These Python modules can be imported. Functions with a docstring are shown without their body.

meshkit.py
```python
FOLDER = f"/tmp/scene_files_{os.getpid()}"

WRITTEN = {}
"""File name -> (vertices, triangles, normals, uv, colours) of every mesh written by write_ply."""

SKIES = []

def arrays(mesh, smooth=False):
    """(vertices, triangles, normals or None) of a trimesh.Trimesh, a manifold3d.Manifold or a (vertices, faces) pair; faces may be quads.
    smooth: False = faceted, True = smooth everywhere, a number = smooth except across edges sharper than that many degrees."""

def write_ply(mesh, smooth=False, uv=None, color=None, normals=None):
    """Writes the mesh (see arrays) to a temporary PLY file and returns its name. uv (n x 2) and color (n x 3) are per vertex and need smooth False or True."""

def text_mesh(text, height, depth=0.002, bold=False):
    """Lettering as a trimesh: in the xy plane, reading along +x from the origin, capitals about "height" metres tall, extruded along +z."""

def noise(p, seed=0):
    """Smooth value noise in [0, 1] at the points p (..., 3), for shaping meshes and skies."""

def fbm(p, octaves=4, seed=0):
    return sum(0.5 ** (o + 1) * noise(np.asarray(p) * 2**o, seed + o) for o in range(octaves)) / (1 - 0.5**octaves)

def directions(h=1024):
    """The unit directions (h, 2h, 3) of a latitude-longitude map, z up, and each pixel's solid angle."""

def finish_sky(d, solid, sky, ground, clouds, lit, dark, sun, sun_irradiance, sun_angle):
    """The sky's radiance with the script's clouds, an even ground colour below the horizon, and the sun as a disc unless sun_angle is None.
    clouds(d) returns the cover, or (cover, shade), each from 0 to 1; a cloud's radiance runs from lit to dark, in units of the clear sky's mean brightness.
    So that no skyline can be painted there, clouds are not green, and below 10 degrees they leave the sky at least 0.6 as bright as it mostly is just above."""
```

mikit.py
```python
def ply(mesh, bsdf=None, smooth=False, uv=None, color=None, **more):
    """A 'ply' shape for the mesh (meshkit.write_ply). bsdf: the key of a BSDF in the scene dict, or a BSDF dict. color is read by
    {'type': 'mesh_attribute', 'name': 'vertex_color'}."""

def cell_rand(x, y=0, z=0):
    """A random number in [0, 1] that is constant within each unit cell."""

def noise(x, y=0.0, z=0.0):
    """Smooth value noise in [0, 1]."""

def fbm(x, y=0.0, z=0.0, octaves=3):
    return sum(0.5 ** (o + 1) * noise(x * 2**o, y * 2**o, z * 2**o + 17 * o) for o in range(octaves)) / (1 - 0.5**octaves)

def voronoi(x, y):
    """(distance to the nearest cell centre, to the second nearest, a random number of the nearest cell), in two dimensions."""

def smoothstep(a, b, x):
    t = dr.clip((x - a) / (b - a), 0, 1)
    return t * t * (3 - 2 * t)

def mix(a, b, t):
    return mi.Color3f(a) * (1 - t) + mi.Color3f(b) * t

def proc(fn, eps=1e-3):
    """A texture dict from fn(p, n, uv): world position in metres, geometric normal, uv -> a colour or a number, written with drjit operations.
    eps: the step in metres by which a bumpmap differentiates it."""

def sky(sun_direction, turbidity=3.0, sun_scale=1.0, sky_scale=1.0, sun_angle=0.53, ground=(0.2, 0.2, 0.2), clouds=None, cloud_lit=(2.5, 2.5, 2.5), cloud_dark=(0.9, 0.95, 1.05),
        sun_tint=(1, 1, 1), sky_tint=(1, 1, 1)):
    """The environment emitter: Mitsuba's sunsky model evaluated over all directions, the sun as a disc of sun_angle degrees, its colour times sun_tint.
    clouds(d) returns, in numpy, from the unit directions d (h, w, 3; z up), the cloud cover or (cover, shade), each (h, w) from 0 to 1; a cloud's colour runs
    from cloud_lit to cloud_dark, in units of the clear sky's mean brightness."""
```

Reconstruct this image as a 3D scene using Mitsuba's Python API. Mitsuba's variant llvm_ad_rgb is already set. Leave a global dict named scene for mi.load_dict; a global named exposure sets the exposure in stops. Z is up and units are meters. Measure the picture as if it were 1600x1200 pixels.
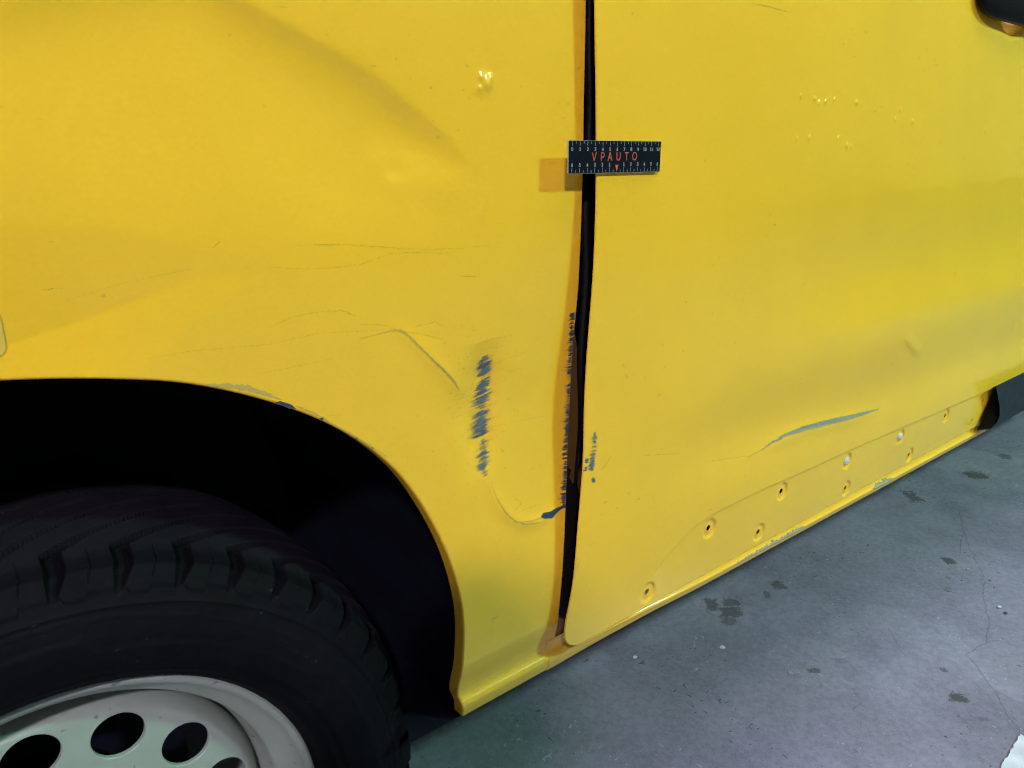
import math, random
import numpy as np, trimesh, mitsuba as mi, drjit as dr, mikit, meshkit
from mikit import fbm, noise, voronoi, smoothstep, mix, cell_rand
from shapely.geometry import Polygon, Point, LineString
import shapely
from scipy.spatial import Delaunay

random.seed(7)
RNG = np.random.default_rng(7)
T = mi.ScalarTransform4f
scene, labels = {}, {}

# ------------------------------------------------------------------ camera
ZC, DC, F = 0.935, 0.535, 1202.0           # camera height, distance from the van's side (y = 0), focal length in pixels of 1600
PITCH = math.atan(355 / F)
YAW = math.atan(F / (1500 * math.cos(PITCH)))
FW = np.array([math.sin(YAW) * math.cos(PITCH), math.cos(YAW) * math.cos(PITCH), -math.sin(PITCH)])
RT = np.array([math.cos(YAW), -math.sin(YAW), 0.0])
UP = np.cross(RT, FW)
EYE = np.array([0, -DC, ZC])
scene['camera'] = {'type': 'perspective', 'fov': math.degrees(2 * math.atan(800 / F)), 'fov_axis': 'x', 'near_clip': 0.02, 'far_clip': 200.0,
                   'to_world': T().look_at(origin=EYE.tolist(), target=(EYE + FW).tolist(), up=[0, 0, 1])}
exposure = 0.0

# ------------------------------------------------------------------ light: a lit hall, two ceiling lamps close by
scene['hall_light'] = {'type': 'constant', 'radiance': {'type': 'rgb', 'value': [0.135, 0.15, 0.16]}}
LAMPS = [  # direction from the ruler, distance, size, colour
    ('warm white', (-0.52, -0.65, 0.56), 4.3, (0.42, 0.26), (1.00, 0.92, 1.12), 650.0),
    ('greenish', (0.57, -0.62, 0.53), 5.0, (0.46, 0.30), (0.43, 1.00, 0.72), 690.0),
    ('large white', (0.20, -0.20, 0.96), 3.6, (2.60, 2.00), (1.00, 0.98, 1.20), 5.4),
]

# ------------------------------------------------------------------ helpers
def add(key, mesh, bsdf, smooth=False, **lab):
    scene[key] = mikit.ply(mesh, bsdf, smooth=smooth)
    if lab:
        labels[key] = lab


def add_n(key, v, f, n, bsdf, **lab):
    path = meshkit.write_ply((v, f), False, normals=n)
    scene[key] = {'type': 'ply', 'filename': path, 'face_normals': False, 'bsdf': {'type': 'ref', 'id': bsdf}}
    if lab:
        labels[key] = lab


def tag(key, label, category=None, group=None, kind=None):
    labels[key] = {k: v for k, v in dict(label=label, category=category, group=group, kind=kind).items() if v}


COUNT = {}


def numbered(base):
    k = COUNT.get(base, 0)
    COUNT[base] = k + 1
    return base if k == 0 else f'{base}_{k:03d}'


def at(u, v, y=0.0):
    """The point on the vertical plane at depth y that the photograph shows at pixel (u, v); z is relative to the camera's height."""
    u, v = np.asarray(u, float), np.asarray(v, float)
    d = FW + (u[..., None] - 800) / F * RT - (v[..., None] - 600) / F * UP
    k = (DC + np.asarray(y)) / d[..., 1]
    return k * d[..., 0], k * d[..., 2]


def on(fn, pts):
    """(x, z) on the surface y = fn(x, z) for a list of photograph points."""
    p = np.asarray(pts, float)
    y = np.zeros(len(p))
    for _ in range(5):
        x, z = at(p[:, 0], p[:, 1], y)
        y = fn(x, z)
    return np.stack([x, z], 1)


def flo(u, v):
    """The floor point under a photograph point, (x, y)."""
    u, v = np.asarray(u, float), np.asarray(v, float)
    d = FW + (u[..., None] - 800) / F * RT - (v[..., None] - 600) / F * UP
    p = EYE + d * (-ZC / d[..., 2:3])
    return np.stack([p[..., 0], p[..., 1]], -1)


def sm(a, b, x):
    t = np.clip((x - a) / (b - a), 0, 1)
    return t * t * (3 - 2 * t)


def poly_dist(x, z, pts):
    """Distance to a polyline and the fraction along it."""
    p = np.asarray(pts, float)
    seg = np.linalg.norm(np.diff(p, axis=0), axis=1)
    cum = np.concatenate([[0], np.cumsum(seg)])
    best, tt = np.full(np.shape(x), 9.0), np.zeros(np.shape(x))
    for i in range(len(p) - 1):
        d = p[i + 1] - p[i]
        t = np.clip(((x - p[i, 0]) * d[0] + (z - p[i, 1]) * d[1]) / (d @ d), 0, 1)
        dist = np.hypot(x - p[i, 0] - t * d[0], z - p[i, 1] - t * d[1])
        m = dist < best
        best, tt = np.where(m, dist, best), np.where(m, (cum[i] + t * seg[i]) / cum[-1], tt)
    return best, tt


def spline(pts, n=60):
    p = np.asarray(pts, float)
    from scipy.interpolate import PchipInterpolator, CubicSpline
    s = np.concatenate([[0], np.cumsum(np.linalg.norm(np.diff(p, axis=0), axis=1))])
    return CubicSpline(s, p)(np.linspace(0, s[-1], n))


# ------------------------------------------------------------------ materials
def bsdf(key, d):
    scene[key] = d
    return key


def pr(color, rough, spec=0.5, metallic=0.0, coat=0.0, gloss=0.9, **k):
    c = color if isinstance(color, dict) else {'type': 'rgb', 'value': list(color)}
    return {'type': 'principled', 'base_color': c, 'roughness': rough, 'specular': spec, 'metallic': metallic, 'clearcoat': coat, 'clearcoat_gloss': gloss, **k}


PAINT = (0.755, 0.425, 0.021)


def paint_color(p, n, uv):
    dirt = fbm(p.x * 9, p.y * 9, p.z * 9, 4)
    fine = noise(p.x * 420, p.y * 420, p.z * 420)
    spot = smoothstep(0.90, 0.97, noise(p.x * 160, p.y * 160, p.z * 160)) * smoothstep(0.52, 0.7, fbm(p.x * 14 + 3, p.y * 14, p.z * 14, 2))
    smear = fbm(p.x * 16 + p.z * 5, p.y * 3, p.z * 3.5 - p.x * 2, 4)
    k = 0.945 + 0.05 * dirt + 0.04 * smear + 0.035 * (fine - 0.5)
    low = smoothstep(ZC - 0.36, ZC - 0.54, p.z) * (0.05 + 0.12 * fbm(p.x * 30, p.y * 30, p.z * 60, 3))
    c = mix(mi.Color3f(*PAINT) * k, (0.33, 0.22, 0.06), 0.42 * spot)
    return mix(c, (0.42, 0.31, 0.13), low)


def peel(p, n, uv):
    return 0.000035 * fbm(p.x * 260, p.y * 260, p.z * 260, 2) + 0.00020 * noise(p.x * 34, p.y * 34, p.z * 34)


bsdf('yellow_paint', {'type': 'twosided', 'bsdf': {'type': 'bumpmap', 'tex': mikit.proc(peel, eps=8e-4), 'scale': 1.0,
     'bsdf': pr(mikit.proc(paint_color), 0.20, 0.42)}})
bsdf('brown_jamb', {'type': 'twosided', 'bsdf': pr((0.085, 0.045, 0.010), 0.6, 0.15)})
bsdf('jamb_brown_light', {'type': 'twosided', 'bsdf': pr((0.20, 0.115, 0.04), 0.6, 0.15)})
bsdf('primer_blue', {'type': 'twosided', 'bsdf': pr((0.088, 0.108, 0.128), 0.75, 0.15)})
bsdf('primer_dark', {'type': 'twosided', 'bsdf': pr((0.035, 0.045, 0.07), 0.75, 0.2)})
bsdf('primer_grey', {'type': 'twosided', 'bsdf': pr((0.22, 0.225, 0.165), 0.75, 0.2)})
bsdf('primer_drab', {'type': 'twosided', 'bsdf': pr((0.42, 0.29, 0.05), 0.7, 0.15)})
bsdf('scuff_tan', {'type': 'twosided', 'bsdf': pr((0.42, 0.30, 0.075), 0.7, 0.2)})
bsdf('scuff_dark', {'type': 'twosided', 'bsdf': pr((0.47, 0.285, 0.02), 0.6, 0.3)})
bsdf('bare_filler', {'type': 'twosided', 'bsdf': pr((0.80, 0.62, 0.13), 0.6, 0.3)})
bsdf('black_plastic', {'type': 'twosided', 'bsdf': pr((0.0028, 0.0032, 0.0034), 0.45, 0.10)})
bsdf('black_rubber', {'type': 'twosided', 'bsdf': pr((0.0045, 0.0035, 0.004), 0.55, 0.25)})
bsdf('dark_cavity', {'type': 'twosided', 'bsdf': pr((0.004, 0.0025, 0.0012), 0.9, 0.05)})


def liner_color(p, n, uv):
    return mix((0.0030, 0.0030, 0.005), (0.008, 0.009, 0.018), fbm(p.x * 20, p.y * 20, p.z * 20, 3))


bsdf('liner_plastic', {'type': 'twosided', 'bsdf': pr(mikit.proc(liner_color), 0.5, 0.12)})


def trim_color(p, n, uv):
    return mix((0.013, 0.019, 0.026), (0.020, 0.028, 0.037), fbm(p.x * 60, p.y * 60, p.z * 60, 3))


bsdf('trim_plastic', {'type': 'twosided', 'bsdf': pr(mikit.proc(trim_color), 0.6, 0.12)})


def tyre_color(p, n, uv):
    rr = dr.sqrt(dr.square(p.x - 0.034) + dr.square(p.z - (ZC - 0.610)))
    dust = smoothstep(0.3215, 0.329, rr) * (0.35 + 0.65 * fbm(p.x * 25 + 7, p.y * 25, p.z * 25, 3))
    a = fbm(p.x * 40, p.y * 40, p.z * 40, 4)
    g = smoothstep(0.86, 0.95, noise(p.x * 230, p.y * 230, p.z * 230)) * 0.5
    c = mix(mix((0.0021, 0.0020, 0.0026), (0.0052, 0.0049, 0.0062), a), (0.04, 0.038, 0.032), g * smoothstep(0.5, 0.75, a))
    return mix(c, (0.0135, 0.0122, 0.0145), dust)


bsdf('tyre_rubber', {'type': 'twosided', 'bsdf': pr(mikit.proc(tyre_color), 0.66, 0.06)})


def rim_color(p, n, uv):
    a = fbm(p.x * 30, p.y * 30, p.z * 30, 4)
    s = smoothstep(0.88, 0.95, noise(p.x * 190, p.y * 190, p.z * 190)) * 0.55
    return mix(mix((0.225, 0.256, 0.212), (0.28, 0.312, 0.262), a), (0.07, 0.06, 0.05), s)


bsdf('rim_steel', {'type': 'twosided', 'bsdf': pr(mikit.proc(rim_color), 0.33, 0.6)})


def cap_color(p, n, uv):
    return mix((0.34, 0.33, 0.31), (0.60, 0.60, 0.58), fbm(p.x * 400, p.y * 400, p.z * 400, 2))


bsdf('clip_white', {'type': 'twosided', 'bsdf': pr(mikit.proc(cap_color), 0.4, 0.5)})
bsdf('ruler_black', {'type': 'twosided', 'bsdf': pr((0.0030, 0.0038, 0.0065), 0.45, 0.12)})
bsdf('ruler_edge', {'type': 'twosided', 'bsdf': pr((0.30, 0.34, 0.40), 0.5, 0.3)})
bsdf('print_white', {'type': 'twosided', 'bsdf': pr((0.24, 0.28, 0.33), 0.6, 0.2)})
bsdf('print_red', {'type': 'twosided', 'bsdf': pr((0.50, 0.09, 0.05), 0.6, 0.2)})
bsdf('lamp_housing', {'type': 'twosided', 'bsdf': pr((0.6, 0.6, 0.6), 0.5, 0.4)})
bsdf('film', {'type': 'twosided', 'bsdf': pr((0.60, 0.39, 0.055), 0.3, 0.5)})

# ------------------------------------------------------------------ ceiling lamps (outside the picture)
RUL = np.array([0.52, 0.0, ZC])
for name, d, dist, size, col, power in LAMPS:
    d = np.array(d) / np.linalg.norm(d)
    c = RUL + d * dist
    key = numbered('ceiling_lamp')
    a, b = size
    hous = trimesh.creation.box((a + 0.08, b + 0.08, 0.09))
    hous.apply_translation(c + [0, 0, 0.055])
    add(key + '__housing', hous, 'lamp_housing')
    v = np.array([[-a / 2, -b / 2, 0], [a / 2, -b / 2, 0], [a / 2, b / 2, 0], [-a / 2, b / 2, 0]]) + c
    scene[key + '__diffuser'] = {**mikit.ply((v, np.array([[0, 2, 1], [0, 3, 2]])), 'lamp_housing'),
                                 'emitter': {'type': 'area', 'radiance': {'type': 'rgb', 'value': [power * x for x in col]}}}
    tag(key, f'{name} rectangular ceiling lamp above the hall floor, to the {"left of the van" if d[0] < 0 else "right of the van" if d[0] > .3 else "front of the door"}', 'lamp')

# ------------------------------------------------------------------ the floor
STAINS = []   # (x, y, rx, ry, angle, strength)
for (u0, v0, u1, v1, s) in [(1100, 935, 1124, 957, 1), (1128, 935, 1160, 948, .9), (1125, 948, 1158, 966, 1), (1124, 962, 1154, 977, .8), (1205, 907, 1228, 920, .9), (1192, 924, 1204, 934, .8),
                            (1414, 768, 1436, 784, 1), (1418, 780, 1432, 786, .6), (1508, 738, 1544, 748, 1.1), (1560, 710, 1580, 717, .9), (1473, 872, 1491, 881, 1.1), (1262, 1044, 1281, 1052, .9),
                            (1482, 1083, 1508, 1097, 1.2), (1470, 1043, 1480, 1050, .8), (1304, 1028, 1325, 1036, .35), (1475, 918, 1488, 926, .4), (700, 1096, 708, 1101, .6), (1333, 1170, 1340, 1176, .5), (1530, 1120, 1545, 1126, .4)]:
    a = flo(np.array([u0, u1, (u0 + u1) / 2, (u0 + u1) / 2]), np.array([(v0 + v1) / 2, (v0 + v1) / 2, v0, v1]))
    c = a.mean(0)
    ux = (a[1] - a[0]) / 2
    STAINS.append((c[0], c[1], np.linalg.norm(ux), np.linalg.norm(a[3] - a[2]) / 2, math.atan2(ux[1], ux[0]), s))
CRACKS = [[(1505, 828), (1512, 850), (1530, 885), (1538, 905), (1536, 935), (1545, 975), (1540, 1005), (1510, 1022), (1530, 1045), (1560, 1090), (1590, 1140), (1604, 1180)], [(1540, 1005), (1560, 1000), (1590, 1010)],
          [(1390, 985), (1400, 1005), (1412, 1015)], [(1500, 870), (1505, 830), (1500, 800)], [(1330, 1075), (1345, 1095), (1335, 1110)]]
CRACKS = [flo(*np.array(c, float).T) for c in CRACKS]


def seg_d(px, py, a, b):
    dx, dy = b[0] - a[0], b[1] - a[1]
    t = dr.clip(((px - a[0]) * dx + (py - a[1]) * dy) / (dx * dx + dy * dy), 0, 1)
    return dr.sqrt(dr.square(px - a[0] - t * dx) + dr.square(py - a[1] - t * dy))


def floor_color(p, n, uv):
    x, y = p.x, p.y
    big = fbm(x * 2.2, y * 2.2, 0, 4)
    mid = fbm(x * 11 + 5, y * 11, 0, 4)
    fine = fbm(x * 130, y * 130, 0, 3)
    grain = noise(x * 620, y * 620)
    c = mix((0.136, 0.121, 0.168), (0.190, 0.170, 0.228), smoothstep(0.28, 0.72, 0.55 * big + 0.45 * mid))
    c = mix(c, (0.26, 0.25, 0.31), 0.25 * smoothstep(0.58, 0.76, fbm(x * 6 + 9, y * 6 + 2, 3, 3)))
    c = mix(c, (0.15, 0.138, 0.17), 0.35 * smoothstep(0.55, 0.72, fbm(x * 4.3 + 31, y * 4.3, 7, 4)))
    c = c * (0.72 + 0.36 * fine + 0.20 * grain)
    c = mix(c, (0.05, 0.045, 0.045), 0.75 * smoothstep(0.90, 0.955, noise(x * 150 + 3, y * 150)) * smoothstep(0.5, 0.62, fbm(x * 9, y * 9 + 40, 0, 2)))
    c = mix(c, (0.40, 0.41, 0.45), 0.45 * smoothstep(0.925, 0.965, noise(x * 170 + 91, y * 170)) * smoothstep(0.5, 0.65, fbm(x * 8 + 17, y * 8 + 4, 0, 2)))
    wob = 0.7 * (fbm(x * 90, y * 90, 0, 3) - 0.5) + 0.5 * (fbm(x * 300, y * 300, 0, 2) - 0.5)
    st = mi.Float(0)
    for (cx, cy, rx, ry, an, s) in STAINS:
        ca, sa = math.cos(an), math.sin(an)
        a, b = ((x - cx) * ca + (y - cy) * sa) / (rx * 1.05), (-(x - cx) * sa + (y - cy) * ca) / (ry * 1.05)
        q = dr.sqrt(dr.sqrt(dr.square(a * a) + dr.square(b * b)))
        st = dr.maximum(st, s * (1 - smoothstep(0.7, 1.15, 1.05 * q + 1.3 * wob)))
    c = mix(c, (0.040, 0.034, 0.028), dr.clip(0.66 * st, 0, 0.9))
    cr = mi.Float(9)
    wx, wy = 0.006 * (noise(x * 60, y * 60) - 0.5), 0.006 * (noise(x * 60 + 7, y * 60 + 3) - 0.5)
    for line in CRACKS:
        for a, b in zip(line[:-1], line[1:]):
            cr = dr.minimum(cr, seg_d(x + wx, y + wy, a, b))
    return mix(c, (0.07, 0.07, 0.08), 0.42 * (1 - smoothstep(0.0004, 0.0022, cr)))


def floor_bump(p, n, uv):
    return 0.0006 * fbm(p.x * 150, p.y * 150, 0, 3) + 0.001 * noise(p.x * 25, p.y * 25)


bsdf('concrete', {'type': 'twosided', 'bsdf': {'type': 'bumpmap', 'tex': mikit.proc(floor_bump), 'scale': 1.0, 'bsdf': pr(mikit.proc(floor_color), 0.62, 0.35)}})
g = 40.0
add('floor', (np.array([[-g, -g, 0], [g, -g, 0], [g, g, 0], [-g, g, 0]]), np.array([[0, 1, 2], [0, 2, 3]])), 'concrete')
tag('floor', 'stained grey concrete floor of the hall under the van', kind='structure')


def patch_color(p, n, uv):
    return mix((0.36, 0.36, 0.42), (0.60, 0.58, 0.66), fbm(p.x * 40, p.y * 40, 0, 4))


bsdf('white_floor_paint', {'type': 'twosided', 'bsdf': pr(mikit.proc(patch_color), 0.7, 0.3)})
s0, s1 = flo(1594., 1150.), flo(1560., 1206.)
se = (s1 - s0) / np.linalg.norm(s1 - s0)
so = np.array([-se[1], se[0]])
so = so if so @ RT[:2] > 0 else -so
pp = Polygon([s0, s0 + se * 1.4, s0 + se * 1.4 + so * 0.11, s0 + so * 0.11 + se * 0.015]).segmentize(0.004)
ring = np.array(pp.exterior.coords)[:-1]
ring = ring + 0.0025 * (RNG.random(ring.shape) - 0.5)
pv, pf = trimesh.creation.triangulate_polygon(Polygon(ring), engine='earcut')
add('floor__painted_stripe', (np.c_[pv, np.full(len(pv), 0.004)], pf), 'white_floor_paint')
tag('floor__painted_stripe', 'worn end of a pale painted stripe in the lower right corner')


# ------------------------------------------------------------------ the van's side as height fields y(x, z); z relative to the camera
def side(x, z):
    return 0.10 * np.maximum(0, z + 0.12) ** 2 + 0.16 * np.maximum(0, -0.36 - z) ** 2


def sill_shape(z):
    zz = [-0.70, -0.5500, -0.5475, -0.5425, -0.5375, -0.5330, -0.5295, -0.5265, -0.5235, -0.519, -0.511, -0.503, -0.492, -0.48, 1]
    yy = [0.0040, 0.0040, 0.0030, 0.0012, 0.0000, -0.0004, 0.0010, 0.0036, 0.0054, 0.0060, 0.0054, 0.0038, 0.0015, 0.0003, 0.0]
    from scipy.interpolate import PchipInterpolator
    return PchipInterpolator(zz, yy)(np.clip(z, -0.7, 1))


C1 = np.stack(at(*np.array([(290, -62), (345, -28), (390, 0), (440, 30), (500, 62), (560, 97), (620, 143), (680, 195), (730, 245), (752, 280), (758, 305), (753, 330), (738, 350), (700, 375)], float).T), 1)
C1C = np.array([0.20, -0.09])
C1A = np.arctan2(C1[:, 1] - C1C[1], C1[:, 0] - C1C[0])
C1R = np.hypot(*(C1 - C1C).T)
o_ = np.argsort(C1A)
C1A, C1R = C1A[o_], C1R[o_]
Z1 = np.stack(at(*np.array([(-200, 352), (0, 352), (150, 355), (250, 365), (330, 385), (420, 420), (470, 445)], float).T), 1)
Z2 = np.stack(at(*np.array([(-200, 590), (0, 548), (110, 510), (220, 470), (300, 440), (400, 424), (470, 445)], float).T), 1)
W = lambda *p: np.stack(at(*np.array(p, float).T, 0.004), 1)


def gauss(x, z, c, sx, sz=None, ang=0.0):
    sz = sz or sx
    dx, dz = x - c[0], z - c[1]
    a, b = dx * math.cos(ang) + dz * math.sin(ang), -dx * math.sin(ang) + dz * math.cos(ang)
    return np.exp(-0.5 * ((a / sx) ** 2 + (b / sz) ** 2))


def ridge(x, z, pts, w, taper=True):
    d, t = poly_dist(x, z, pts)
    e = np.exp(-0.5 * (d / w) ** 2)
    return e * (np.clip(4 * t, 0, 1) * np.clip(4 * (1 - t), 0, 1) if taper else 1)


SCRAPE = W((757, 535), (756, 600), (752, 650), (754, 700), (757, 745))
CREASE_A = W((600, 520), (622, 516), (640, 527), (665, 550), (690, 578), (712, 602), (735, 622))
CREASE_B = W((757, 745), (772, 775), (790, 802), (815, 818), (845, 815), (882, 790))
FOLD = W((560, 260), (600, 262), (625, 272), (680, 285), (750, 300))
DINGS = [(W((764, 131))[0], 0.0036, -0.0019), (W((754, 120))[0], 0.0026, -0.0012), (W((751, 138))[0], 0.0026, -0.0012), (W((769, 121))[0], 0.0024, -0.0010), (W((622, 268))[0], 0.0050, 0.0011)]


def zs(x):
    return 0.0105 * (1 - sm(0.50, 0.75, x))


def fender_y(x, z):
    y = 0.003 + side(x, z) + sill_shape(z + zs(x)) + 0.10 * np.maximum(0, 0.10 - x) ** 2
    # crease of the wing, its lower side turned away
    a, r = np.arctan2(z - C1C[1], x - C1C[0]), np.hypot(x - C1C[0], z - C1C[1])
    d = np.interp(a, C1A, C1R) - r
    d = 0.5 * (d + np.sqrt(d * d + 0.004 ** 2))
    amp = sm(0.10, 0.75, a) * (1 - sm(1.9, 2.6, a))
    y += 0.40 * amp * sm(0.03, 0.11, r) * d * np.exp(-d / 0.038)
    z1, z2 = np.interp(x, *Z1.T), np.interp(x, *Z2.T)
    h = np.maximum(z1 - z2, 0)
    fz = 1 - sm(0.08, 0.22, x)
    y += (0.02 + 0.05 * fz) * np.minimum(np.maximum(z1 - z, 0), h)
    y -= (0.01 + 0.06 * fz) * np.minimum(np.maximum(z2 - z, 0), h)
    # the dented corner in front of the door
    y += 0.0095 * gauss(x, z, (0.535, -0.26), 0.062, 0.085)
    y += 0.0048 * ridge(x, z, SCRAPE, 0.013)
    y += 0.0016 * (meshkit.noise(np.stack([x * 26, z * 26, 0 * x + 5], -1), 9) - 0.5) * gauss(x, z, (0.46, -0.25), 0.07, 0.09)
    y -= 0.0011 * ridge(x, z, CREASE_A, 0.0050)
    y -= 0.0016 * ridge(x, z, CREASE_B, 0.0055)
    y += 0.0022 * gauss(x, z, (0.40, -0.22), 0.03, 0.02)
    y -= 0.0012 * ridge(x, z, FOLD, 0.012)
    y -= 0.0006 * ridge(x, z, W((752, 285), (757, 305), (752, 330), (742, 345)), 0.0022)
    for c, s, k in DINGS:
        y += k * gauss(x, z, c, s)
    p = np.stack([x * 9, z * 9, 0 * x + 3], -1)
    y += 0.0016 * (meshkit.noise(p, 3) - 0.5)
    return y


V = lambda *p: np.stack(at(*np.array(p, float).T, -0.0095), 1)
STEP = V((985, 985), (1000, 945), (1015, 905), (1040, 870), (1080, 826), (1110, 805), (1150, 784), (1200, 760), (1300, 716), (1400, 672), (1475, 640), (1548, 609), (1640, 570), (1700, 545))
PADS = V((1012, 926), (1109, 826), (1188, 833), (1222, 768), (1325, 764), (1424, 712), (1479, 650), (1325, 721), (1408, 683))
SMALL_HOLES = V((1538, 626), (1521, 657))
DOOR_SCRAPE = V((1170, 712), (1195, 698), (1220, 684), (1255, 669), (1290, 660), (1330, 651), (1372, 640))
BOWL = (1.520, 0.236)
rng_d = np.random.default_rng(21)
SPECKS = [(1272, 154), (1278, 160), (1289, 158), (1303, 155), (1338, 160), (1366, 172), (1397, 187), (1425, 190), (1430, 198), (1321, 228), (1328, 229), (1307, 215), (1424, 214), (1539, 205), (1242, 217), (1262, 215), (1406, 172), (1250, 150), (1548, 150)]
SPECKS = [(c, rng_d.uniform(0.0009, 0.0018), rng_d.uniform(-1, 1)) for c in V(*SPECKS)]


def door_y(x, z):
    y = -0.0125 + side(x, z) - 0.0006
    # body crease and the long shallow waves of a knocked door
    zc = np.interp(x, [0.4, 0.62, 0.83, 1.16, 1.67, 3], [-0.066, -0.064, -0.055, -0.048, -0.036, -0.01])
    g = sm(0.55, 1.3, x)
    s = zc - z
    y += g * 0.045 * np.maximum(s, 0) * np.exp(-np.maximum(s, 0) / 0.06)
    y += g * 0.0035 * np.exp(-0.5 * ((z + 0.15) / 0.045) ** 2)
    y -= g * 0.0042 * np.exp(-0.5 * ((z + 0.255) / 0.035) ** 2)
    k = sm(0.56, 0.85, x)
    zd = np.interp(x, [0.5, 0.9, 1.3, 1.7], [-0.335, -0.345, -0.365, -0.375])
    y += k * 0.0050 * np.exp(-0.5 * ((z - zd) / 0.034) ** 2)
    y -= 0.0018 * ridge(x, z, DOOR_SCRAPE + [0, -0.004], 0.008)
    y -= 0.0016 * ridge(x, z, V((1405, 560), (1412, 530), (1425, 545), (1440, 552)), 0.007)
    # the lower band, stepped in where the moulding sat
    zs = np.interp(x, STEP[:, 0], STEP[:, 1], left=-0.60)
    y += 0.0022 * sm(0.0012, -0.0012, z - zs) * sm(0.652, 0.70, x)
    for c in PADS:
        d = np.hypot(x - c[0], z - c[1])
        y += 0.0026 * sm(0.0150, 0.0105, d) - 0.0008 * sm(0.0085, 0.0050, d)
    for c, sg, k2 in SPECKS:
        y -= 0.85 * sg * gauss(x, z, c, sg * (1.2 + 0.6 * k2), sg * (1.3 - 0.5 * k2), 0.6 * k2)
    # finger bowl behind the handle
    d = np.hypot((x - BOWL[0]) / 1.35, (z - BOWL[1]) / 0.95)
    y += 0.030 * sm(0.048, 0.024, d) + 0.0012 * sm(0.056, 0.044, d)
    p = np.stack([x * 7, z * 7, 0 * x + 8], -1)
    y += 0.0022 * (meshkit.noise(p, 5) - 0.5)
    return y


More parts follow.
